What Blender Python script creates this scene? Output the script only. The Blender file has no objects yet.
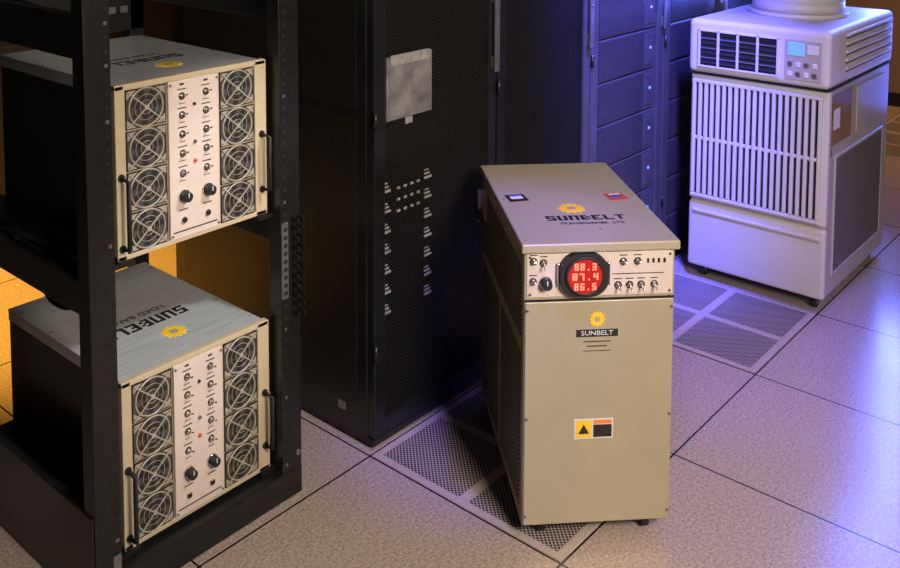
import bpy, bmesh, math, random
from mathutils import Matrix, Vector
random.seed(4)
scene = bpy.context.scene
scene.view_settings.view_transform = 'Standard'
scene.view_settings.look = 'None'
scene.view_settings.exposure = 0.12
R = math.radians

# ------------------------------------------------------------ materials
def mat(name, col, rough=0.5, metal=0.0, var=0.08, scale=30.0, emit=None, es=0.0, bump=0.0, spec=0.5, coat=0.0, stretch=None):
    m = bpy.data.materials.new(name); m.use_nodes = True
    nt = m.node_tree; b = nt.nodes['Principled BSDF']
    tc = nt.nodes.new('ShaderNodeTexCoord'); n = nt.nodes.new('ShaderNodeTexNoise')
    n.inputs['Scale'].default_value = scale; n.inputs['Detail'].default_value = 3
    if stretch:
        mp = nt.nodes.new('ShaderNodeMapping'); mp.inputs['Scale'].default_value = stretch
        nt.links.new(tc.outputs['Object'], mp.inputs['Vector']); nt.links.new(mp.outputs['Vector'], n.inputs['Vector'])
    else:
        nt.links.new(tc.outputs['Object'], n.inputs['Vector'])
    r = nt.nodes.new('ShaderNodeValToRGB')
    r.color_ramp.elements[0].position = 0.3; r.color_ramp.elements[1].position = 0.7
    r.color_ramp.elements[0].color = [c*(1-var) for c in col]+[1]
    r.color_ramp.elements[1].color = [min(1, c*(1+var)) for c in col]+[1]
    nt.links.new(n.outputs['Fac'], r.inputs['Fac']); nt.links.new(r.outputs['Color'], b.inputs['Base Color'])
    b.inputs['Roughness'].default_value = rough; b.inputs['Metallic'].default_value = metal
    b.inputs['Specular IOR Level'].default_value = spec
    b.inputs['Coat Weight'].default_value = coat
    if emit:
        b.inputs['Emission Color'].default_value = list(emit)+[1]; b.inputs['Emission Strength'].default_value = es
    if bump:
        bp = nt.nodes.new('ShaderNodeBump'); bp.inputs['Strength'].default_value = bump
        nt.links.new(n.outputs['Fac'], bp.inputs['Height']); nt.links.new(bp.outputs['Normal'], b.inputs['Normal'])
    return m

def mth(nt, op, a, b=None):
    n = nt.nodes.new('ShaderNodeMath'); n.operation = op
    for i, v in enumerate((a, b)):
        if v is None: continue
        if isinstance(v, (int, float)): n.inputs[i].default_value = v
        else: nt.links.new(v, n.inputs[i])
    return n.outputs[0]

def dots(name, axes, pitch, rad, base, hole, rough=0.4, metal=0.0):
    m = bpy.data.materials.new(name); m.use_nodes = True
    nt = m.node_tree; b = nt.nodes['Principled BSDF']
    tc = nt.nodes.new('ShaderNodeTexCoord'); s = nt.nodes.new('ShaderNodeSeparateXYZ')
    nt.links.new(tc.outputs['Object'], s.inputs[0])
    def g(off):
        q = []
        for a in axes:
            v = mth(nt, 'FRACT', mth(nt, 'ADD', mth(nt, 'DIVIDE', s.outputs[a], pitch), off+50))
            v = mth(nt, 'SUBTRACT', v, 0.5); q.append(mth(nt, 'MULTIPLY', v, v))
        return mth(nt, 'SQRT', mth(nt, 'ADD', q[0], q[1]))
    d = mth(nt, 'MINIMUM', g(0.0), g(0.5))
    f = mth(nt, 'LESS_THAN', d, rad/pitch)
    mx = nt.nodes.new('ShaderNodeMix'); mx.data_type = 'RGBA'
    nt.links.new(f, mx.inputs[0]); mx.inputs[6].default_value = list(base)+[1]; mx.inputs[7].default_value = list(hole)+[1]
    nt.links.new(mx.outputs[2], b.inputs['Base Color'])
    b.inputs['Roughness'].default_value = rough; b.inputs['Metallic'].default_value = metal
    nt.links.new(mth(nt, 'MULTIPLY', mth(nt, 'SUBTRACT', 1.0, f), 0.5), b.inputs['Specular IOR Level'])
    return m

def floor_mat(px, x0, py, y0):
    m = bpy.data.materials.new('floor_tiles'); m.use_nodes = True
    nt = m.node_tree; b = nt.nodes['Principled BSDF']
    tc = nt.nodes.new('ShaderNodeTexCoord'); s = nt.nodes.new('ShaderNodeSeparateXYZ')
    nt.links.new(tc.outputs['Object'], s.inputs[0])
    def line(o, p, q):
        v = mth(nt, 'FRACT', mth(nt, 'ADD', mth(nt, 'DIVIDE', mth(nt, 'SUBTRACT', o, q), p), 50.5))
        return mth(nt, 'LESS_THAN', mth(nt, 'MULTIPLY', mth(nt, 'ABSOLUTE', mth(nt, 'SUBTRACT', v, 0.5)), p), 0.0030)
    l = mth(nt, 'MAXIMUM', line(s.outputs[0], px, x0), line(s.outputs[1], py, y0))
    n = nt.nodes.new('ShaderNodeTexNoise'); n.inputs['Scale'].default_value = 120; n.inputs['Detail'].default_value = 7; n.inputs['Roughness'].default_value = 0.85
    n2 = nt.nodes.new('ShaderNodeTexNoise'); n2.inputs['Scale'].default_value = 2.5
    for k in (n, n2): nt.links.new(tc.outputs['Object'], k.inputs['Vector'])
    r = nt.nodes.new('ShaderNodeValToRGB'); r.color_ramp.elements[0].position = 0.36; r.color_ramp.elements[1].position = 0.64
    r.color_ramp.elements[0].color = (0.175, 0.135, 0.120, 1); r.color_ramp.elements[1].color = (0.61, 0.50, 0.445, 1)
    nt.links.new(n.outputs['Fac'], r.inputs['Fac'])
    mx = nt.nodes.new('ShaderNodeMix'); mx.data_type = 'RGBA'; mx.inputs[7].default_value = (0.018, 0.015, 0.017, 1)
    nt.links.new(l, mx.inputs[0]); nt.links.new(r.outputs['Color'], mx.inputs[6]); nt.links.new(mx.outputs[2], b.inputs['Base Color'])
    nt.links.new(mth(nt, 'ADD', mth(nt, 'MULTIPLY', n2.outputs['Fac'], 0.15), 0.17), b.inputs['Roughness'])
    return m

BLACK = mat('black_powder_coat', (0.009, 0.009, 0.009), 0.34, 0.0, 0.3, 40)
BLACKG = mat('black_gloss_panel', (0.009, 0.009, 0.010), 0.26, 0.0, 0.3, 8)
BLACKL = mat('black_panel_lightened', (0.055, 0.053, 0.060), 0.36, 0.0, 0.15, 12)  # black cabinet finish, colour lightened so the blue wash shows on it
RUB = mat('black_rubber', (0.010, 0.010, 0.010), 0.6)
DARK = mat('dark_recess', (0.005, 0.005, 0.006), 0.8)
BEIGE = mat('beige_enamel', (0.385, 0.335, 0.235), 0.34, 0.12, 0.04, 6)
BEIGE2 = mat('beige_frame_enamel', (0.47, 0.39, 0.26), 0.4, 0.0, 0.05, 12)
ALU = mat('brushed_aluminium', (0.70, 0.73, 0.75), 0.28, 0.5, 0.14, 6, stretch=(1.5, 30, 1))
PLATE = mat('control_plate', (0.58, 0.49, 0.44), 0.45, 0.0, 0.04, 20)
CHR = mat('chrome', (0.75, 0.72, 0.68), 0.2, 1.0, 0.05)
YEL = mat('logo_yellow', (0.85, 0.52, 0.02), 0.5)
INK = mat('ink_black', (0.015, 0.013, 0.012), 0.5)
PAPER = mat('paper_white', (0.62, 0.62, 0.62), 0.5, 0.0, 0.05, 25)
TICK = mat('printed_grey_label', (0.24, 0.23, 0.22), 0.5, 0.0, 0.3, 60)
PAPERG = mat('plastic_sleeve_grey', (0.15, 0.145, 0.145), 0.3, 0.0, 0.45, 14)
ORNG = mat('warning_orange', (0.80, 0.22, 0.03), 0.5)
REDL = mat('red_lens', (0.25, 0.01, 0.01), 0.3, emit=(1, 0.02, 0.008), es=0.25)
REDD = mat('red_led_digits', (0.9, 0.1, 0.05), 0.4, emit=(1, 0.22, 0.14), es=1.4)
ACW = mat('ac_plastic_white', (0.57, 0.53, 0.52), 0.42, 0.0, 0.03, 6)
ACS = mat('ac_side_panel', (0.40, 0.355, 0.335), 0.4, 0.0, 0.04, 6)
BRZ = mat('rating_plate_bronze', (0.42, 0.30, 0.17), 0.25, 0.6, 0.2, 12)
LCD = mat('lcd_blue', (0.15, 0.35, 0.7), 0.3, emit=(0.2, 0.5, 1), es=0.4)
LEDB = mat('led_pale_blue', (0.3, 0.45, 0.8), 0.3, emit=(0.35, 0.5, 1), es=0.3)
REDS = mat('red_sticker', (0.55, 0.05, 0.04), 0.5)
BLUS = mat('blue_sticker', (0.06, 0.10, 0.40), 0.5)
STEEL = mat('dull_steel', (0.30, 0.29, 0.28), 0.35, 0.8, 0.1)
GUARD = mat('fan_guard_steel', (0.44, 0.40, 0.34), 0.38, 0.35, 0.1)
MESHX = dots('door_mesh', (0, 2), 0.011, 0.0038, (0.032, 0.029, 0.028), (0.002, 0.002, 0.002), 0.3)
MESHG = dots('server_bezel_mesh', (0, 2), 0.011, 0.0032, (0.075, 0.070, 0.080), (0.004, 0.004, 0.004), 0.3)
FANM = dots('fan_guard_mesh', (0, 2), 0.0060, 0.0018, (0.18, 0.17, 0.155), (0.008, 0.008, 0.008), 0.4, 0.2)
VENTYZ = dots('side_vent_mesh', (1, 2), 0.012, 0.0034, (0.28, 0.24, 0.16), (0.01, 0.01, 0.01), 0.4)
ACDOT = dots('ac_side_mesh', (1, 2), 0.012, 0.0034, (0.26, 0.235, 0.225), (0.02, 0.02, 0.02), 0.5)
PERF = dots('perforated_steel', (0, 1), 0.0135, 0.0036, (0.36, 0.31, 0.30), (0.014, 0.014, 0.018), 0.35)
PERFF = mat('perforated_tile_frame', (0.44, 0.37, 0.34), 0.3, 0, 0.1, 120)
WALL = mat('wall_paint', (0.24, 0.17, 0.10), 0.7, 0, 0.05, 3, bump=0.02)
WALLD = mat('wall_paint_dark', (0.05, 0.045, 0.045), 0.7, 0, 0.05, 3)
CEIL = mat('ceiling_tiles', (0.2, 0.2, 0.2), 0.8)

# ------------------------------------------------------------ builder
AX = {'z': Matrix.Identity(4), 'y': Matrix.Rotation(R(90), 4, 'X'), 'x': Matrix.Rotation(R(90), 4, 'Y')}
class B:
    def __init__(s): s.bm = bmesh.new(); s.mats = []
    def add(s, t, m, M=None, smooth=None):
        if m not in s.mats: s.mats.append(m)
        i = s.mats.index(m)
        if M is not None: t.transform(M)
        bmesh.ops.recalc_face_normals(t, faces=t.faces)
        for f in t.faces:
            f.material_index = i
            if smooth: f.smooth = smooth(f)
        me = bpy.data.meshes.new('tmp'); t.to_mesh(me); t.free(); s.bm.from_mesh(me); bpy.data.meshes.remove(me)
    def box(s, a, b, m, bevel=0, M=None, seg=2):
        t = bmesh.new(); bmesh.ops.create_cube(t, size=1)
        c = [(a[i]+b[i])/2 for i in range(3)]; d = [abs(b[i]-a[i]) for i in range(3)]
        t.transform(Matrix.Translation(c) @ Matrix.Diagonal(d+[1]))
        if bevel: bmesh.ops.bevel(t, geom=list(t.edges), offset=bevel, segments=seg, profile=0.5, affect='EDGES')
        s.add(t, m, M)
    def cyl(s, c, r, h, ax, m, seg=24, r2=None, M=None):
        t = bmesh.new(); bmesh.ops.create_cone(t, cap_ends=True, segments=seg, radius1=r, radius2=r if r2 is None else r2, depth=h)
        T = Matrix.Translation(c) @ AX[ax]
        s.add(t, m, (M @ T) if M is not None else T, smooth=lambda f: len(f.verts) == 4)
    def torus(s, c, R0, r, ax, m, seg=28, ms=6, M=None):
        t = bmesh.new(); vs = []
        for i in range(seg):
            a = 2*math.pi*i/seg
            vs.append([t.verts.new(((R0+r*math.cos(2*math.pi*j/ms))*math.cos(a), (R0+r*math.cos(2*math.pi*j/ms))*math.sin(a), r*math.sin(2*math.pi*j/ms))) for j in range(ms)])
        for i in range(seg):
            for j in range(ms):
                t.faces.new((vs[i][j], vs[(i+1) % seg][j], vs[(i+1) % seg][(j+1) % ms], vs[i][(j+1) % ms]))
        T = Matrix.Translation(c) @ AX[ax]
        s.add(t, m, (M @ T) if M is not None else T, smooth=lambda f: True)
    def tube(s, pts, r, m, seg=8, sub=6):
        P = [Vector(p) for p in pts]; Q = []
        if len(P) > 2 and sub > 1:
            for i in range(len(P)-1):
                p0 = P[max(i-1, 0)]; p1 = P[i]; p2 = P[i+1]; p3 = P[min(i+2, len(P)-1)]
                for k in range(sub):
                    u = k/sub
                    Q.append(0.5*((2*p1)+(-p0+p2)*u+(2*p0-5*p1+4*p2-p3)*u*u+(-p0+3*p1-3*p2+p3)*u**3))
            Q.append(P[-1])
        else: Q = P
        t = bmesh.new(); rings = []
        for i, p in enumerate(Q):
            d = (Q[min(i+1, len(Q)-1)]-Q[max(i-1, 0)]).normalized()
            up = Vector((0, 0, 1)) if abs(d.z) < 0.95 else Vector((1, 0, 0))
            a = d.cross(up).normalized(); b = d.cross(a)
            rings.append([t.verts.new(p+r*(a*math.cos(2*math.pi*j/seg)+b*math.sin(2*math.pi*j/seg))) for j in range(seg)])
        for i in range(len(rings)-1):
            for j in range(seg): t.faces.new((rings[i][j], rings[i+1][j], rings[i+1][(j+1) % seg], rings[i][(j+1) % seg]))
        t.faces.new(rings[0]); t.faces.new(rings[-1])
        s.add(t, m, smooth=lambda f: len(f.verts) == 4)
    def poly(s, pts, h, m, M=None):
        t = bmesh.new(); f = t.faces.new([t.verts.new((p[0], p[1], 0)) for p in pts])
        e = bmesh.ops.extrude_face_region(t, geom=[f])
        bmesh.ops.translate(t, vec=(0, 0, h), verts=[v for v in e['geom'] if isinstance(v, bmesh.types.BMVert)])
        s.add(t, m, M)
    def obj(s, name, parent=None, M=None):
        me = bpy.data.meshes.new(name); s.bm.to_mesh(me); s.bm.free()
        for m in s.mats: me.materials.append(m)
        o = bpy.data.objects.new(name, me); scene.collection.objects.link(o)
        if parent: o.parent = parent
        if M is not None: o.matrix_local = M
        return o

def empty(name, loc, rz=0):
    e = bpy.data.objects.new(name, None); e.empty_display_size = 0.1
    scene.collection.objects.link(e); e.location = loc; e.rotation_euler = (0, 0, rz); return e

def text(body, size, m, parent, M, name='label_text', xs=1.0, ext=0.0004):
    c = bpy.data.curves.new('t', 'FONT'); c.body = body; c.size = size; c.extrude = ext; c.align_x = 'CENTER'; c.align_y = 'CENTER'
    o = bpy.data.objects.new('t', c); scene.collection.objects.link(o)
    bpy.context.view_layer.update()
    me = bpy.data.meshes.new_from_object(o.evaluated_get(bpy.context.evaluated_depsgraph_get()))
    bpy.data.objects.remove(o); me.materials.clear(); me.materials.append(m)
    q = bpy.data.objects.new(name, me); scene.collection.objects.link(q); q.parent = parent
    q.matrix_local = M @ Matrix.Diagonal((xs, 1, 1, 1)); return q

# heavy block lettering built from bars on a 3x5 grid
GL = {'S': '111100111001111', 'U': '101101101101111', 'N': '111101101101101', 'B': '110101110101110', 'E': '111100110100111', 'L': '100100100100111', 'T': '111010010010010', '8': '111101111101111', '7': '111001001001001', '4': '101101111001001', '3': '111001111001111', '6': '111100111101111', '5': '111100111001111', '.': '000000000000010'}
def block(b, s, w, h, m, M, gap=0.22, t=0.0006):
    n = len(s); cw = w/(n-gap); x0 = -w/2
    for i, ch in enumerate(s):
        g = GL[ch]; gx = cw*(1-gap)/3; gy = h/5
        for k, v in enumerate(g):
            if v == '1':
                x = x0+i*cw+(k % 3)*gx; y = h/2-(k//3+1)*gy
                b.box((x, y, 0), (x+gx*1.02, y+gy*1.02, t), m, M=M)

FR = Matrix.Rotation(R(90), 4, 'X')      # xy plane -> faces -y
T = Matrix.Translation

def sun(b, M, r):
    pts = []
    for i in range(24):
        a = math.pi*i/12; q = r if i % 2 == 0 else r*0.74
        pts.append((q*math.cos(a), q*math.sin(a)))
    b.poly(pts, 0.0006, YEL, M)
    b.cyl((0, 0, 0.0007), r*0.33, 0.0008, 'z', BEIGE, M=M)

def toggle(b, x, y, z, tilt=-20, s=1.0):   # facing -y
    b.cyl((x, y-0.0006, z), 0.0105*s, 0.001, 'y', INK, 16)
    b.cyl((x, y-0.002*s, z), 0.0085*s, 0.004*s, 'y', CHR, 6)
    b.cyl((x, y-0.006*s, z), 0.0055*s, 0.007*s, 'y', CHR, 12)
    M = T((x, y-0.008*s, z)) @ Matrix.Rotation(R(tilt), 4, 'X')
    b.cyl((0, -0.010*s, 0), 0.0024*s, 0.022*s, 'y', CHR, 8, M=M)
def knob(b, x, y, z, r=0.015):
    b.cyl((x, y-0.004, z), r*1.25, 0.006, 'y', CHR, 24)
    b.cyl((x, y-0.014, z), r, 0.018, 'y', RUB, 20, r2=r)
    b.box((x-0.0012, y-0.0245, z), (x+0.0012, y-0.0225, z+r*0.9), PAPER)
def screw(b, x, y, z, r=0.005):
    b.cyl((x, y-0.001, z), r, 0.003, 'y', STEEL, 12)
    b.box((x-r*0.8, y-0.003, z-0.0006), (x+r*0.8, y-0.0022, z+0.0006), DARK)
def caster(b, x, y, r=0.022, top=0.05, ax='x'):
    b.cyl((x, y, r), r, 0.02, ax, RUB, 20)
    b.cyl((x, y, r), r*0.45, 0.024, ax, STEEL, 12)
    b.box((x-0.016, y-0.016, r*1.9), (x+0.016, y+0.016, top+0.002), STEEL, 0.001)
    b.box((x-0.015, y-0.01, r*0.8), (x-0.012, y+0.01, r*2), STEEL); b.box((x+0.012, y-0.01, r*0.8), (x+0.015, y+0.01, r*2), STEEL)

# ------------------------------------------------------------ room
PX, X0, PY, Y0 = 0.61, 2.512, 0.660, 1.182
XA, XB, YA, YB = -2.0, 7.6, -2.6, 4.6
b = B(); b.box((XA, YA, -0.05), (XB, YB, 0), floor_mat(PX, X0, PY, Y0)); floor = b.obj('floor')
def perf(ix, iy, n):
    x = X0+ix*PX; y = Y0+iy*PY; e = 0.004; fr = 0.028
    b = B(); z = 0.003
    b.box((x+e, y+e, 0.0003), (x+PX-e, y+PY-e, z), PERFF, 0.001)
    cx = x+PX/2; cy = y+PY/2
    for (x1, x2) in ((x+fr, cx-fr*0.6), (cx+fr*0.6, x+PX-fr)):
        for (y1, y2) in ((y+fr, cy-fr*0.6), (cy+fr*0.6, y+PY-fr)):
            b.box((x1, y1, z-0.001), (x2, y2, z+0.0006), PERF)
    b.obj('perforated_panel_%d' % n, floor)
for n, (i, j) in enumerate([(-1, 0), (1, 0), (6, -1), (7, -1), (5, -1), (6, 0), (7, 0)]): perf(i, j, n+1)
def wall(n, a, c, m):
    b = B(); b.box(a, c, m); b.obj(n)
wall('wall_back', (XA, YB, 0), (XB, YB+0.1, 2.95), WALLD)
wall('wall_right', (XB, YA, 0), (XB+0.1, YB, 2.95), WALL)
wall('wall_left', (XA-0.1, YA, 0), (XA, YB, 2.95), WALLD)
wall('wall_front', (XA, YA-0.1, 0), (XB, YA, 2.95), WALLD)
wall('ceiling', (XA, YA, 2.95), (XB, YB, 3.0), CEIL)
wall('baseboard_back', (XA, YB-0.015, 0), (XB, YB, 0.1), BLACK)
wall('baseboard_right', (XB-0.015, YA, 0), (XB, YB-0.015, 0.1), BLACK)

# ------------------------------------------------------------ server cabinets
YF = 1.846
def cabinet(i):
    W = 0.596; H = 2.1; D = 1.0
    e = empty('server_cabinet' if i == 0 else 'server_cabinet.%03d' % i, (1.922+0.6*i+0.002, YF, 0))
    b = B()
    b.box((0, 0.03, 0.012), (W, D, H), BLACKG, 0.004)
    b.box((0.02, 0.05, 0.0), (W-0.02, D-0.02, 0.02), RUB)
    b.box((-0.0015, 0.07, 0.12), (0.004, D-0.06, 1.0), BLACK, 0.001)
    b.box((-0.0015, 0.07, 1.03), (0.004, D-0.06, 2.0), BLACK, 0.001)
    b.box((-0.004, 0.12, 0.085), (0.0, 0.15, 0.11), STEEL, 0.001)
    b.box((0, 0.002, 0.012), (W, 0.04, 0.034), BLACK, 0.003)
    z0, z1 = 0.036, H-0.03
    if i in (0, 1, 4, 5, 6):
        b.box((0.003, 0.0, z0), (0.05, 0.03, z1), BLACKG, 0.004)
        b.box((W-0.045, 0.0, z0), (W-0.003, 0.03, z1), BLACKL if i else BLACK, 0.004)
        b.box((0.045, 0.002, z0), (W-0.04, 0.03, z0+0.05), BLACK, 0.002); b.box((0.045, 0.002, z1-0.05), (W-0.04, 0.03, z1), BLACK, 0.002)
        b.box((0.045, 0.010, z0+0.04), (W-0.04, 0.022, z1-0.04), MESHX)
    else:
        b.box((0.0, 0.0, z0), (0.055, 0.035, z1), BLACKL, 0.004); b.box((W-0.055, 0.0, z0), (W, 0.035, z1), BLACKL, 0.004)
        z = z0
        while z < z1-0.15:
            h = 0.172
            b.box((0.058, 0.012, z+0.003), (W-0.058, 0.04, z+h-0.003), BLACKL, 0.003)
            b.box((0.075, 0.009, z+0.010), (W-0.16, 0.014, z+h-0.010), MESHG)
            b.box((W-0.14, 0.009, z+0.02), (W-0.075, 0.014, z+h-0.02), BLACKL, 0.002)
            b.box((W-0.11, 0.006, z+h*0.5), (W-0.097, 0.01, z+h*0.5+0.010), LEDB if i == 2 else TICK)
            z += h
    b.box((W-0.036, -0.022, 1.06), (W-0.012, -0.014, 1.34), STEEL, 0.003)
    for zz in (1.09, 1.31): b.box((W-0.03, -0.016, zz-0.02), (W-0.018, 0.002, zz+0.02), STEEL, 0.001)
    b.cyl((W-0.024, -0.024, 1.22), 0.006, 0.005, 'y', STEEL, 14)
    for zz in (0.3, 1.0, 1.75): b.cyl((0.004, -0.004, zz), 0.006, 0.05, 'z', BLACK, 12)
    b.cyl((0.05, 0.08, 0.01), 0.02, 0.018, 'z', STEEL, 14); b.cyl((W-0.05, 0.08, 0.01), 0.02, 0.018, 'z', STEEL, 14)
    if i == 0:
        b.box((0.060, 0.004, 0.985), (0.265, 0.009, 1.175), PAPERG, 0.001)
        b.box((0.070, 0.002, 0.995), (0.255, 0.005, 1.14), PAPERG)
        b.box((0.075, 0.000, 1.150), (0.250, 0.005, 1.180), TICK)
        b.box((0.14, 0.000, 0.965), (0.17, 0.004, 0.985), TICK)
        for k in range(7):
            z = 0.40+k*0.062
            for (x1, x2) in ((0.055, 0.080), (0.235, 0.268)):
                b.box((x1, 0.006, z), (x2, 0.0095, z+0.007), TICK); b.box((x1, 0.006, z+0.014), (x2-0.008, 0.0095, z+0.019), TICK)
                b.box((x1, 0.006, z+0.026), (x2-0.014, 0.0095, z+0.029), TICK)
        for k in range(4):
            for j in range(3):
                b.box((0.11+0.030*k, 0.006, 0.70+0.035*j), (0.122+0.030*k, 0.0095, 0.707+0.035*j), TICK)
    b.obj('cabinet_body', e)
for i in range(7): cabinet(i)

# ------------------------------------------------------------ equipment rack
rk = empty('equipment_rack', (0, 0, 0)); b = B()
xa, xi, xj, xb, ya, yb, H = 1.034, 1.100, 1.594, 1.662, 1.874, 2.66, 2.05
for (x1, x2) in ((xa, xi), (xj, xb)):
    b.box((x1, ya, 0.0), (x2, ya+0.012, H), BLACK, 0.002)
b.box((xa, ya+0.008, 0), (xa+0.012, ya+0.05, H), BLACK, 0.002)
b.box((xb-0.012, ya+0.008, 0), (xb, ya+0.09, H), BLACK, 0.002)
b.box((xi-0.013, ya+0.008, 0), (xi, ya+0.05, H), BLACK, 0.002)
b.box((xj, ya+0.008, 0), (xj+0.012, ya+0.05, H), BLACK, 0.002)
for (x1, x2) in ((xa, xa+0.05), (xb-0.05, xb)):
    b.box((x1, yb-0.05, 0.02), (x2, yb, H), BLACK, 0.002)
b.box((xa, ya-0.002, 0.0), (xb, ya+0.06, 0.078), BLACK, 0.003)
b.box((xa, yb-0.06, 0.0), (xb, yb, 0.09), BLACK, 0.003)
b.box((xa-0.004, ya+0.01, 0.0), (xa+0.02, yb, 0.24), BLACK, 0.003)
b.box((xb-0.02, ya+0.01, 0.0), (xb+0.0, yb, 0.10), BLACK, 0.003)
b.box((xa, ya, H-0.05), (xb, yb, H), BLACK, 0.003)
b.box((xa, ya+0.02, 0.71), (xa+0.03, yb, 0.79), BLACK, 0.003)
b.box((xb-0.03, ya+0.02, 0.70), (xb, yb, 0.76), BLACK, 0.003)
b.box((xa, ya+0.02, 1.30), (xa+0.03, yb, 1.40), BLACK, 0.003)
b.box((xb-0.03, ya+0.02, 1.32), (xb, yb, 1.38), BLACK, 0.003)
b.box((xa, yb-0.05, 0.68), (xb, yb-0.02, 0.76), BLACK, 0.003)
b.box((xa, yb-0.05, 1.22), (xb, yb-0.02, 1.5), BLACK, 0.003)
for k in range(12): b.box((xa+0.08+k*0.042, yb-0.053, 1.28), (xa+0.105+k*0.042, yb-0.049, 1.30), STEEL)
for z in (0.085, 0.799):
    for (x1, x2) in ((xi-0.02, 1.17), (1.545, xj+0.01)):
        b.box((x1, ya+0.03, z-0.006), (x2, yb-0.03, z+0.006), BLACK, 0.001)
z = 0.1
while z < 1.6:
    for x in (xi-0.012, xj+0.014):
        b.box((x-0.004, ya-0.0012, z-0.004), (x+0.004, ya+0.001, z+0.004), STEEL if random.random() < 0.15 else DARK)
    z += 0.032
z = 0.52
while z < 0.80:
    b.box((xb-0.03, ya-0.028, z), (xb-0.025, ya, z+0.012), BLACK, 0.001); b.box((xb-0.012, ya-0.028, z), (xb-0.007, ya, z+0.012), BLACK, 0.001); z += 0.026
b.box((xj+0.002, ya-0.003, 0.57), (xj+0.024, ya, 0.78), STEEL, 0.0005)
for k in range(9): b.box((xj+0.008, ya-0.004, 0.58+k*0.022), (xj+0.020, ya-0.002, 0.590+k*0.022), DARK)
b.cyl((xb-0.015, ya-0.002, 0.12), 0.008, 0.006, 'y', STEEL, 12)
b.box((xi-0.024, ya-0.003, 0.02), (xi-0.004, ya, 0.13), STEEL); b.box((xi-0.021, ya-0.0045, 0.04), (xi-0.007, ya-0.002, 0.065), PAPER)
for k in range(6):
    r = 0.006+0.003*(k % 2); x = xa+0.03+0.012*(k % 3); z = 0.795+0.010*(k//3)
    b.tube([(x, ya+0.05, z), (x+0.01, ya+0.2, z-0.02+0.008*k), (x-0.01, ya+0.38, z+0.01), (x+0.02, ya+0.55, z-0.03), (x, yb-0.02, z)], r, RUB)
for q in (0, 0.03, 0.06):
    b.tube([(xa+0.05, ya+0.1+q, 0.80), (xa+0.08, ya+0.15+q, 0.72-q), (xa+0.07, ya+0.3, 0.70-q), (xa+0.06, ya+0.45-q, 0.70), (xa+0.03, ya+0.6, 0.80)], 0.007, RUB)
b.tube([(xa+0.05, ya+0.06, 1.42), (xa+0.09, ya+0.2, 1.36), (xa+0.08, ya+0.4, 1.38), (xa+0.05, yb-0.05, 1.42)], 0.010, RUB)
b.obj('rack_frame', rk)

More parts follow.
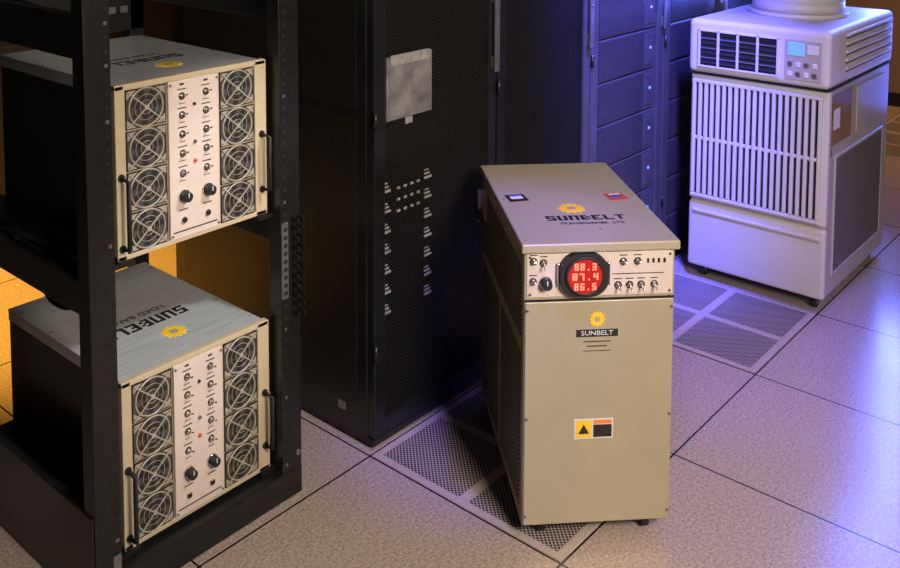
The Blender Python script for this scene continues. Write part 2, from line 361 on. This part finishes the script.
# ------------------------------------------------------------ rack load banks
def load_bank(name, z):
    W = 0.218; e = empty(name, (1.354, 1.915, z)); H = 0.417; D = 0.58
    b = B()
    b.box((-W+0.002, 0.012, 0), (W-0.002, D, H-0.004), BLACKG, 0.002)
    b.box((-W, 0.01, H-0.005), (W, D+0.002, H), ALU, 0.001)
    b.box((-W, 0.006, H-0.03), (-W+0.003, D, H-0.003), ALU)
    for y in (0.05, 0.2, 0.36, 0.53):
        for x in (-W+0.012, W-0.012): b.cyl((x, y, H), 0.004, 0.003, 'z', STEEL, 10)
    b.box((-W-0.006, -0.004, 0), (W+0.006, 0.014, 0.012), BEIGE2, 0.002); b.box((-W-0.006, -0.004, H-0.012), (W+0.006, 0.014, H+0.002), BEIGE2, 0.002)
    b.box((-W-0.006, -0.004, 0), (-W+0.018, 0.014, H), BEIGE2, 0.002); b.box((W-0.030, -0.004, 0), (W+0.008, 0.014, H), BEIGE2, 0.002)
    b.box((-W+0.004, 0.004, 0.008), (W-0.01, 0.013, H-0.008), BEIGE2)
    hw = 0.055; ps = 0.0985
    cL, cR = -W+0.022+hw, W-0.034-hw
    for cx in (cL, cR):
        b.box((cx-hw-0.003, -0.001, 0.010), (cx+hw+0.003, 0.006, H-0.010), BEIGE2)
        for k in range(4):
            cz = 0.0605+ps*k; hh = ps/2-0.002
            b.box((cx-hw, -0.003, cz-hh), (cx+hw, 0.001, cz+hh), FANM)
            for (x1, x2, z1, z2) in ((-hw, hw, hh-0.003, hh), (-hw, hw, -hh, -hh+0.003), (-hw, -hw+0.003, -hh, hh), (hw-0.003, hw, -hh, hh)):
                b.box((cx+x1, -0.0045, cz+z1), (cx+x2, 0.0, cz+z2), RUB)
            for a in range(7):
                M = T((cx, -0.0028, cz)) @ Matrix.Rotation(a*2*math.pi/7, 4, 'Y')
                b.box((0.012, -0.0008, -0.003), (hh*0.88, 0.0005, 0.012), INK, M=M)
            r = hh-0.001
            b.torus((cx, -0.0045, cz), r, 0.0020, 'y', GUARD, 36, 6)
            b.torus((cx, -0.0050, cz), r*0.66, 0.0007, 'y', GUARD, 32, 5); b.torus((cx, -0.0050, cz), r*0.36, 0.0007, 'y', GUARD, 24, 5)
            for sx in (-1, 1):
                for sz in (-1, 1):
                    t = [(sx*hw*0.96, sz*hh*0.96), (sx*hw*0.96, sz*hh*0.50), (sx*hw*0.66, sz*hh*0.80), (sx*hw*0.46, sz*hh*0.96)]
                    b.poly(t, 0.001, GUARD, T((cx, -0.0035, cz)) @ FR)
                    screw(b, cx+sx*(hw-0.008), -0.0045, cz+sz*(hh-0.008), 0.0032)
            al = math.degrees(math.atan2(hh, hw))
            for a in (al, -al):
                M = T((cx, -0.007, cz)) @ Matrix.Rotation(R(a), 4, 'Y'); L = math.hypot(hw, hh)*0.93
                b.box((-L, -0.001, -0.0016), (L, 0.001, 0.0016), GUARD, M=M)
            b.cyl((cx, -0.008, cz), 0.006, 0.003, 'y', GUARD, 20)
    p0 = cL+hw+0.006; p1 = cR-hw-0.006; pw = p1-p0; pc = (p0+p1)/2
    b.box((p0, -0.006, 0.010), (p1, 0.006, H-0.012), PLATE, 0.0015)
    xs = (pc-pw*0.24, pc+pw*0.24)
    for k, zz in enumerate((0.365, 0.318, 0.270, 0.222, 0.172)):
        for x in xs:
            toggle(b, x, -0.006, zz, -25, 0.9)
            b.box((x-0.013, -0.0068, zz+0.016), (x+0.013, -0.006, zz+0.0185), INK); b.box((x-0.009, -0.0068, zz-0.019), (x+0.009, -0.006, zz-0.0175), INK)
    for x in xs:
        knob(b, x, -0.006, 0.116, 0.0125)
        b.cyl((x, -0.008, 0.055), 0.008, 0.006, 'y', CHR, 16); b.cyl((x, -0.0115, 0.055), 0.0055, 0.003, 'y', DARK, 12)
        b.box((x-0.013, -0.0068, 0.080), (x+0.013, -0.006, 0.0825), INK)
        b.box((x-0.006, -0.0068, 0.392), (x+0.006, -0.006, 0.397), INK)
    b.cyl((pc, -0.008, 0.245), 0.0045, 0.006, 'y', STEEL, 12); b.cyl((pc, -0.008, 0.197), 0.0045, 0.006, 'y', REDS, 12)
    b.cyl((pc, -0.008, 0.34), 0.004, 0.005, 'y', INK, 12)
    b.box((p0+0.008, -0.0068, 0.026), (p1-0.008, -0.006, 0.029), INK)
    for x in (p0+0.005, p1-0.005):
        for zz in (0.02, H-0.022): screw(b, x, -0.006, zz, 0.003)
    for x, za, zb in ((-W+0.006, 0.03, 0.20), (W-0.010, 0.07, 0.22)):
        b.tube([(x, -0.002, za), (x, -0.036, za+0.004), (x, -0.036, zb-0.004), (x, -0.002, zb)], 0.006, RUB, 10, 1)
        b.cyl((x, -0.005, za), 0.009, 0.006, 'y', RUB, 14); b.cyl((x, -0.005, zb), 0.009, 0.006, 'y', RUB, 14)
    sun(b, T((0.015, 0.130, H)), 0.036)
    Rz = Matrix.Rotation(math.pi, 4, 'Z')
    block(b, 'SUNBELT', 0.25, 0.046, INK, T((-0.01, 0.225, H)) @ Rz, 0.16)
    b.obj('chassis', e)
    text('LOAD BANKS', 0.030, INK, e, T((-0.01, 0.280, H+0.0006)) @ Rz, 'lid_small_lettering', 1.0)
load_bank('load_bank', 0.806); load_bank('load_bank.001', 0.092)

# ------------------------------------------------------------ rolling load bank (centre)
c = empty('rolling_load_bank', (2.264, 1.401, 0), R(-43.5)); b = B()
zt = 0.790; W = 0.194; D = 0.321
b.box((-W, -D, 0.042), (W, D, zt-0.022), BEIGE, 0.004)
b.box((-W-0.009, -D-0.014, zt-0.024), (W+0.009, D+0.005, zt), BEIGE, 0.004, seg=3)
b.box((-W+0.003, -D-0.004, 0.046), (W-0.003, -D+0.01, 0.636), BEIGE, 0.002)
b.box((-W+0.001, -D-0.0015, 0.636), (W-0.001, -D, 0.642), DARK)
b.box((-W+0.006, -D-0.003, 0.648), (W-0.006, -D+0.01, 0.762), PLATE, 0.002)
F = -D-0.003
mx, mz = -0.045, 0.7095
pts = []
for sx, sy, a0 in ((1, 1, 0), (-1, 1, 90), (-1, -1, 180), (1, -1, 270)):
    for k in range(9):
        a = R(a0+k*11.25); pts.append((sx*0.018+0.044*math.cos(a), sy*0.010+0.044*math.sin(a)))
b.poly(pts, 0.020, RUB, T((mx, F, mz)) @ FR)
b.cyl((mx, F-0.0215, mz), 0.050, 0.005, 'y', RUB, 48)
b.torus((mx, F-0.023, mz), 0.047, 0.0035, 'y', RUB, 48, 10)
b.cyl((mx, F-0.0235, mz), 0.0435, 0.003, 'y', REDL, 48)
b.box((mx-0.068, F-0.012, mz-0.030), (mx-0.061, F, mz+0.030), CHR, 0.003); b.box((mx+0.061, F-0.012, mz-0.030), (mx+0.068, F, mz+0.030), CHR, 0.003)
for k, (s, z) in enumerate((('88.3', 0.735), ('87.4', 0.7095), ('86.5', 0.684))):
    block(b, s, 0.066 if k == 1 else 0.056, 0.018, REDD, T((mx, F-0.0252, z)) @ FR, 0.30)
for (x, z, t) in ((-0.171, 0.742, -25), (-0.146, 0.738, 20), (-0.172, 0.690, -20), (0.059, 0.736, -20), (0.096, 0.736, -20), (0.046, 0.675, 20), (0.076, 0.675, 20), (0.106, 0.675, 20), (0.140, 0.675, 20)):
    toggle(b, x, F, z, t, 0.95)
    b.box((x-0.010, F-0.0006, z+0.015), (x+0.010, F, z+0.0175), INK)
for x in (0.120, 0.134, 0.148, 0.163): b.box((x, F-0.0006, 0.73), (x+0.006, F, 0.742), INK)
knob(b, -0.140, F, 0.688, 0.013)
for x in (-0.180, 0.180):
    for z in (0.657, 0.753): screw(b, x, F, z, 0.0035)
b.box((0.03, F-0.0006, 0.703), (0.165, F, 0.705), INK)
for x in (-0.186, 0.186):
    for z in (0.07, 0.33, 0.615): screw(b, x, -D-0.004, z, 0.004)
G = -D-0.0045
sun(b, T((-0.006, G, 0.588)) @ FR, 0.022)
b.box((-0.060, G-0.0005, 0.542), (0.048, G+0.001, 0.561), INK)
b.box((-0.041, G-0.0004, 0.528), (0.030, G+0.001, 0.5305), INK); b.box((-0.031, G-0.0004, 0.516), (0.020, G+0.001, 0.5185), INK)
b.box((-0.041, G-0.0004, 0.504), (0.030, G+0.001, 0.5055), INK)
b.box((-0.062, G-0.0006, 0.272), (0.040, G+0.001, 0.325), PAPER); b.box((-0.058, G-0.001, 0.276), (-0.016, G, 0.321), YEL)
b.box((-0.012, G-0.001, 0.276), (0.036, G, 0.309), INK); b.box((-0.012, G-0.001, 0.311), (0.036, G, 0.321), ORNG)
b.poly([(-0.014, -0.012), (0.014, -0.012), (0, 0.013)], 0.0012, INK, T((-0.037, G-0.0005, 0.298)) @ FR)
sun(b, T((-0.014, -0.085, zt)), 0.040)
block(b, 'SUNBELT', 0.215, 0.034, INK, T((0.006, -0.158, zt)), 0.16)
for (x, y, m1, m2) in ((-0.148, 0.01, INK, PAPER), (0.138, 0.00, REDS, BLUS)):
    M = T((x, y, zt)) @ Matrix.Rotation(R(8), 4, 'Z')
    b.box((-0.028, -0.028, 0), (0.028, 0.028, 0.0008), m1, M=M); b.box((-0.018, -0.008, 0), (0.018, 0.012, 0.0012), m2, M=M)
    b.box((-0.014, 0.016, 0), (0.02, 0.024, 0.0012), BLUS if m1 is INK else PAPER, M=M)
b.box((0.02, -0.245, zt), (0.024, -0.241, zt+0.001), INK)
for x in (-0.187, 0.187):
    for y in (-0.305, 0.0, 0.305): b.cyl((x, y, zt), 0.004, 0.002, 'z', STEEL, 10)
for sx in (-1, 1):
    x = sx*W
    b.box((min(x, x+sx*0.002), -0.29, 0.08), (max(x, x+sx*0.002), -0.02, 0.49), VENTYZ)
    b.box((min(x, x+sx*0.002), 0.02, 0.08), (max(x, x+sx*0.002), 0.29, 0.49), VENTYZ)
    b.box((min(x, x+sx*0.002), -0.29, 0.53), (max(x, x+sx*0.002), 0.29, 0.72), VENTYZ)
    b.box((min(x, x+sx*0.03), 0.225, 0.64), (max(x, x+sx*0.03), 0.245, 0.74), BEIGE, 0.003)
    b.box((min(x+sx*0.02, x+sx*0.032), 0.17, 0.652), (max(x+sx*0.02, x+sx*0.032), 0.30, 0.680), RUB, 0.004)
    b.box((min(x, x+sx*0.004), -0.30, 0.74), (max(x, x+sx*0.004), -0.25, 0.758), STEEL, 0.001)
for x in (-0.138, 0.138):
    for y in (-0.278, 0.278): caster(b, x, y, 0.022, 0.046)
b.obj('cabinet_body', c)
text('TRANSFORMER  LTD', 0.019, INK, c, T((0.014, -0.200, zt+0.0006)), 'lid_small_lettering', 1)
text('SUNBELT', 0.017, PAPER, c, T((-0.006, G-0.0010, 0.5515)) @ FR, 'front_lettering', 1.2)

# ------------------------------------------------------------ portable air conditioner
a = empty('portable_air_conditioner', (3.736, 1.444, 0), R(-90)); b = B()
W = 0.28; D = 0.79; H = 1.115
b.box((-W+0.004, 0.012, 0.055), (W-0.004, D, 0.91), ACS, 0.006)
b.box((-W, -0.004, 0.055), (W, 0.03, 0.335), ACW, 0.012, seg=3)
b.box((-W, -0.004, 0.345), (W, 0.03, 0.885), ACW, 0.010, seg=3)
b.box((-W+0.02, -0.010, 0.290), (W-0.02, 0.0, 0.304), ACW, 0.004)
b.box((-W+0.02, -0.0055, 0.280), (W-0.02, -0.003, 0.290), ACS, 0.001)
b.box((-W+0.02, -0.007, 0.375), (W-0.03, 0.0, 0.855), DARK)
n = 20; gx0 = -W+0.02; gx1 = W-0.03
for k in range(n+1):
    x = gx0+(gx1-gx0)*k/n
    b.box((x-0.0070, -0.018, 0.375), (x+0.0070, -0.003, 0.855), ACW, 0.003)
for z in (0.365, 0.61, 0.852): b.box((gx0-0.008, -0.014 if z == 0.61 else -0.019, z-0.006), (gx1+0.008, -0.003, z+0.008), ACW, 0.003)
b.box((-W-0.004, -0.030, 0.890), (W+0.004, D+0.004, H), ACW, 0.022, seg=4)
b.box((-W-0.002, -0.02, 0.883), (W+0.002, D, 0.893), DARK)
HF = -0.030
b.box((-0.235, HF-0.001, 0.925), (0.085, HF+0.01, 1.070), DARK, 0.002)
for k in range(5): b.box((-0.240+k*0.0810, HF-0.008, 0.921), (-0.230+k*0.0810, HF+0.006, 1.074), ACW, 0.002)
for z in (0.921, 1.070): b.box((-0.240, HF-0.008, z-0.003), (0.094, HF+0.006, z+0.004), ACW, 0.001)
for k in range(7):
    M = T((-0.073, HF-0.001, 0.939+k*0.020)) @ Matrix.Rotation(R(35), 4, 'X')
    b.box((-0.155, -0.005, -0.0010), (0.155, 0.005, 0.0010), STEEL if k % 2 else RUB, M=M)
b.box((0.115, HF-0.003, 0.915), (0.255, HF+0.004, 1.075), ACS, 0.003)
b.box((0.127, HF-0.006, 1.012), (0.190, HF, 1.064), LCD, 0.002)
b.box((0.200, HF-0.005, 1.022), (0.243, HF, 1.058), PAPER, 0.002)
for i in range(4):
    for j in range(2): b.box((0.127+i*0.031, HF-0.006, 0.930+j*0.038), (0.146+i*0.031, HF, 0.950+j*0.038), STEEL if (i+j) % 2 else PAPER, 0.003)
for sx in (-1, 1):
    def sb(y0, z0, y1, z1, m, t, bev=0.0):
        x = sx*(W+0.004) if z0 > 0.89 else sx*(W-0.004)
        b.box((min(x-sx*0.002, x+sx*t), y0, z0), (max(x-sx*0.002, x+sx*t), y1, z1), m, bev)
    for k in range(5): sb(0.16, 0.935+k*0.033, D-0.03, 0.943+k*0.033, DARK, 0.001); sb(0.16, 0.943+k*0.033, D-0.03, 0.955+k*0.033, ACW, 0.007, 0.002)
    sb(0.10, 0.14, 0.70, 0.60, ACDOT, 0.003); sb(0.09, 0.60, 0.71, 0.612, ACS, 0.006, 0.002); sb(0.09, 0.128, 0.71, 0.14, ACS, 0.006, 0.002)
    sb(0.09, 0.14, 0.10, 0.60, ACS, 0.006, 0.002); sb(0.70, 0.14, 0.71, 0.60, ACS, 0.006, 0.002)
    sb(0.035, 0.66, 0.27, 0.86, BRZ, 0.002); sb(0.06, 0.72, 0.13, 0.80, PAPER, 0.003)
    sb(0.035, 0.62, 0.045, 0.65, STEEL, 0.003)
    sb(0.34, 0.66, 0.70, 0.85, ACS, 0.004, 0.002)
for x in (-0.23, 0.23):
    for y in (0.06, D-0.06): caster(b, x, y, 0.026, 0.058)
b.cyl((0, 0.42, H+0.008), 0.20, 0.02, 'z', ACW, 48); b.cyl((0, 0.42, H+0.04), 0.185, 0.05, 'z', ACW, 48)
z = H+0.07
while z < 2.88:
    b.torus((0, 0.42, z), 0.172, 0.014, 'z', ACW, 40, 8); z += 0.024
b.cyl((0, 0.42, (H+2.9)/2), 0.170, 2.9-H, 'z', ACS, 40)
b.obj('ac_body', a)

# ------------------------------------------------------------ lights
def area(name, loc, tgt, size, power, col, spread=180, sy=None):
    l = bpy.data.lights.new(name, 'AREA'); l.energy = power; l.color = col; l.size = size; l.spread = R(spread)
    if sy: l.shape = 'RECTANGLE'; l.size_y = sy
    o = bpy.data.objects.new(name, l); scene.collection.objects.link(o); o.location = loc
    o.rotation_euler = (Vector(tgt)-Vector(loc)).to_track_quat('-Z', 'Y').to_euler()
def spot(name, loc, tgt, power, col, ang=60, blend=0.6, rad=0.08):
    l = bpy.data.lights.new(name, 'SPOT'); l.energy = power; l.color = col; l.spot_size = R(ang); l.spot_blend = blend; l.shadow_soft_size = rad
    o = bpy.data.objects.new(name, l); scene.collection.objects.link(o); o.location = loc
    o.rotation_euler = (Vector(tgt)-Vector(loc)).to_track_quat('-Z', 'Y').to_euler()
area('key_area', (0.9, -0.9, 2.1), (2.0, 1.6, 0.6), 0.7, 39, (1, 0.86, 0.71), 110)  # broad soft key added out of view to light the fronts
area('overhead_light', (2.4, 0.4, 2.85), (2.3, 0.9, 0), 0.8, 4, (1, 0.86, 0.74), 140)
spot('ac_fill_spot', (0.3, 0.9, 1.9), (3.75, 1.42, 0.65), 85, (1.0, 0.90, 0.88), 23, 0.8, 0.3)
spot('ac_side_fill', (4.6, -1.6, 1.7), (4.1, 1.16, 0.6), 18, (1.0, 0.80, 0.62), 35, 0.8, 0.3)  # added lamp, warms the side of the air conditioner
spot('cabinet_warm_fill', (1.5, -0.6, 2.6), (2.45, 1.86, 0.95), 70, (1.0, 0.80, 0.62), 26, 0.9, 0.3)  # added lamp for the warm sheen on the first cabinets
spot('rack_lid_fill', (1.9, 0.35, 2.7), (1.35, 2.12, 0.52), 170, (0.97, 0.98, 1.0), 17, 0.6, 0.1)  # added lamp, brightens the lower load bank lid
spot('rack_lid_upper_fill', (1.4, 2.05, 2.9), (1.36, 2.15, 1.22), 26, (1.0, 0.95, 0.85), 34, 0.8, 0.1)  # added lamp above the rack, brightens the upper lid
area('blue_sheen_area', (5.05, 1.28, 1.35), (3.5, 1.87, 1.25), 0.35, 60, (0.10, 0.16, 1.0), 150, 1.6)  # area light added out of view for a blue sheen on the cabinets
spot('blue_rack_spot', (2.75, 0.95, 2.80), (3.45, 1.86, 1.05), 1500, (0.10, 0.10, 1.0), 40, 0.8, 0.12)
spot('blue_gel_spot', (3.3, 0.6, 2.85), (3.36, 1.40, 0.0), 190, (0.20, 0.12, 1.0), 36, 0.9)
spot('violet_floor_spot', (1.7, 0.6, 2.8), (2.18, 1.70, 0.0), 230, (0.18, 0.12, 1.0), 20, 0.9)
spot('violet_side_spot', (4.8, -0.8, 2.85), (3.3, 0.90, 0.0), 130, (0.30, 0.16, 1.0), 34, 1.0)
spot('amber_rear_light', (0.7, 4.1, 2.4), (2.0, 3.6, 0), 800, (1, 0.50, 0.06), 50, 0.8)
area('amber_side_light', (6.6, 0.8, 2.6), (7.4, 1.6, 0.2), 0.8, 18, (1, 0.52, 0.10), 120)
spot('warm_floor_spot', (3.0, -1.5, 2.4), (2.55, 0.50, 0.0), 110, (1, 0.58, 0.30), 40, 1.0, 0.3)
w = bpy.data.worlds.new('world'); scene.world = w; w.use_nodes = True
w.node_tree.nodes['Background'].inputs[0].default_value = (0.3, 0.28, 0.35, 1); w.node_tree.nodes['Background'].inputs[1].default_value = 0.02

# ------------------------------------------------------------ camera
cd = bpy.data.cameras.new('camera'); cam = bpy.data.objects.new('camera', cd); scene.collection.objects.link(cam)
cam.location = (-0.033, -0.030, 1.71); cam.rotation_euler = (R(85.5), 0, R(42.17-90))
cd.sensor_fit = 'HORIZONTAL'; cd.sensor_width = 36; cd.lens = 38.18; cd.shift_x = 50/900; cd.shift_y = -334/900; cd.clip_start = 0.05
scene.camera = cam
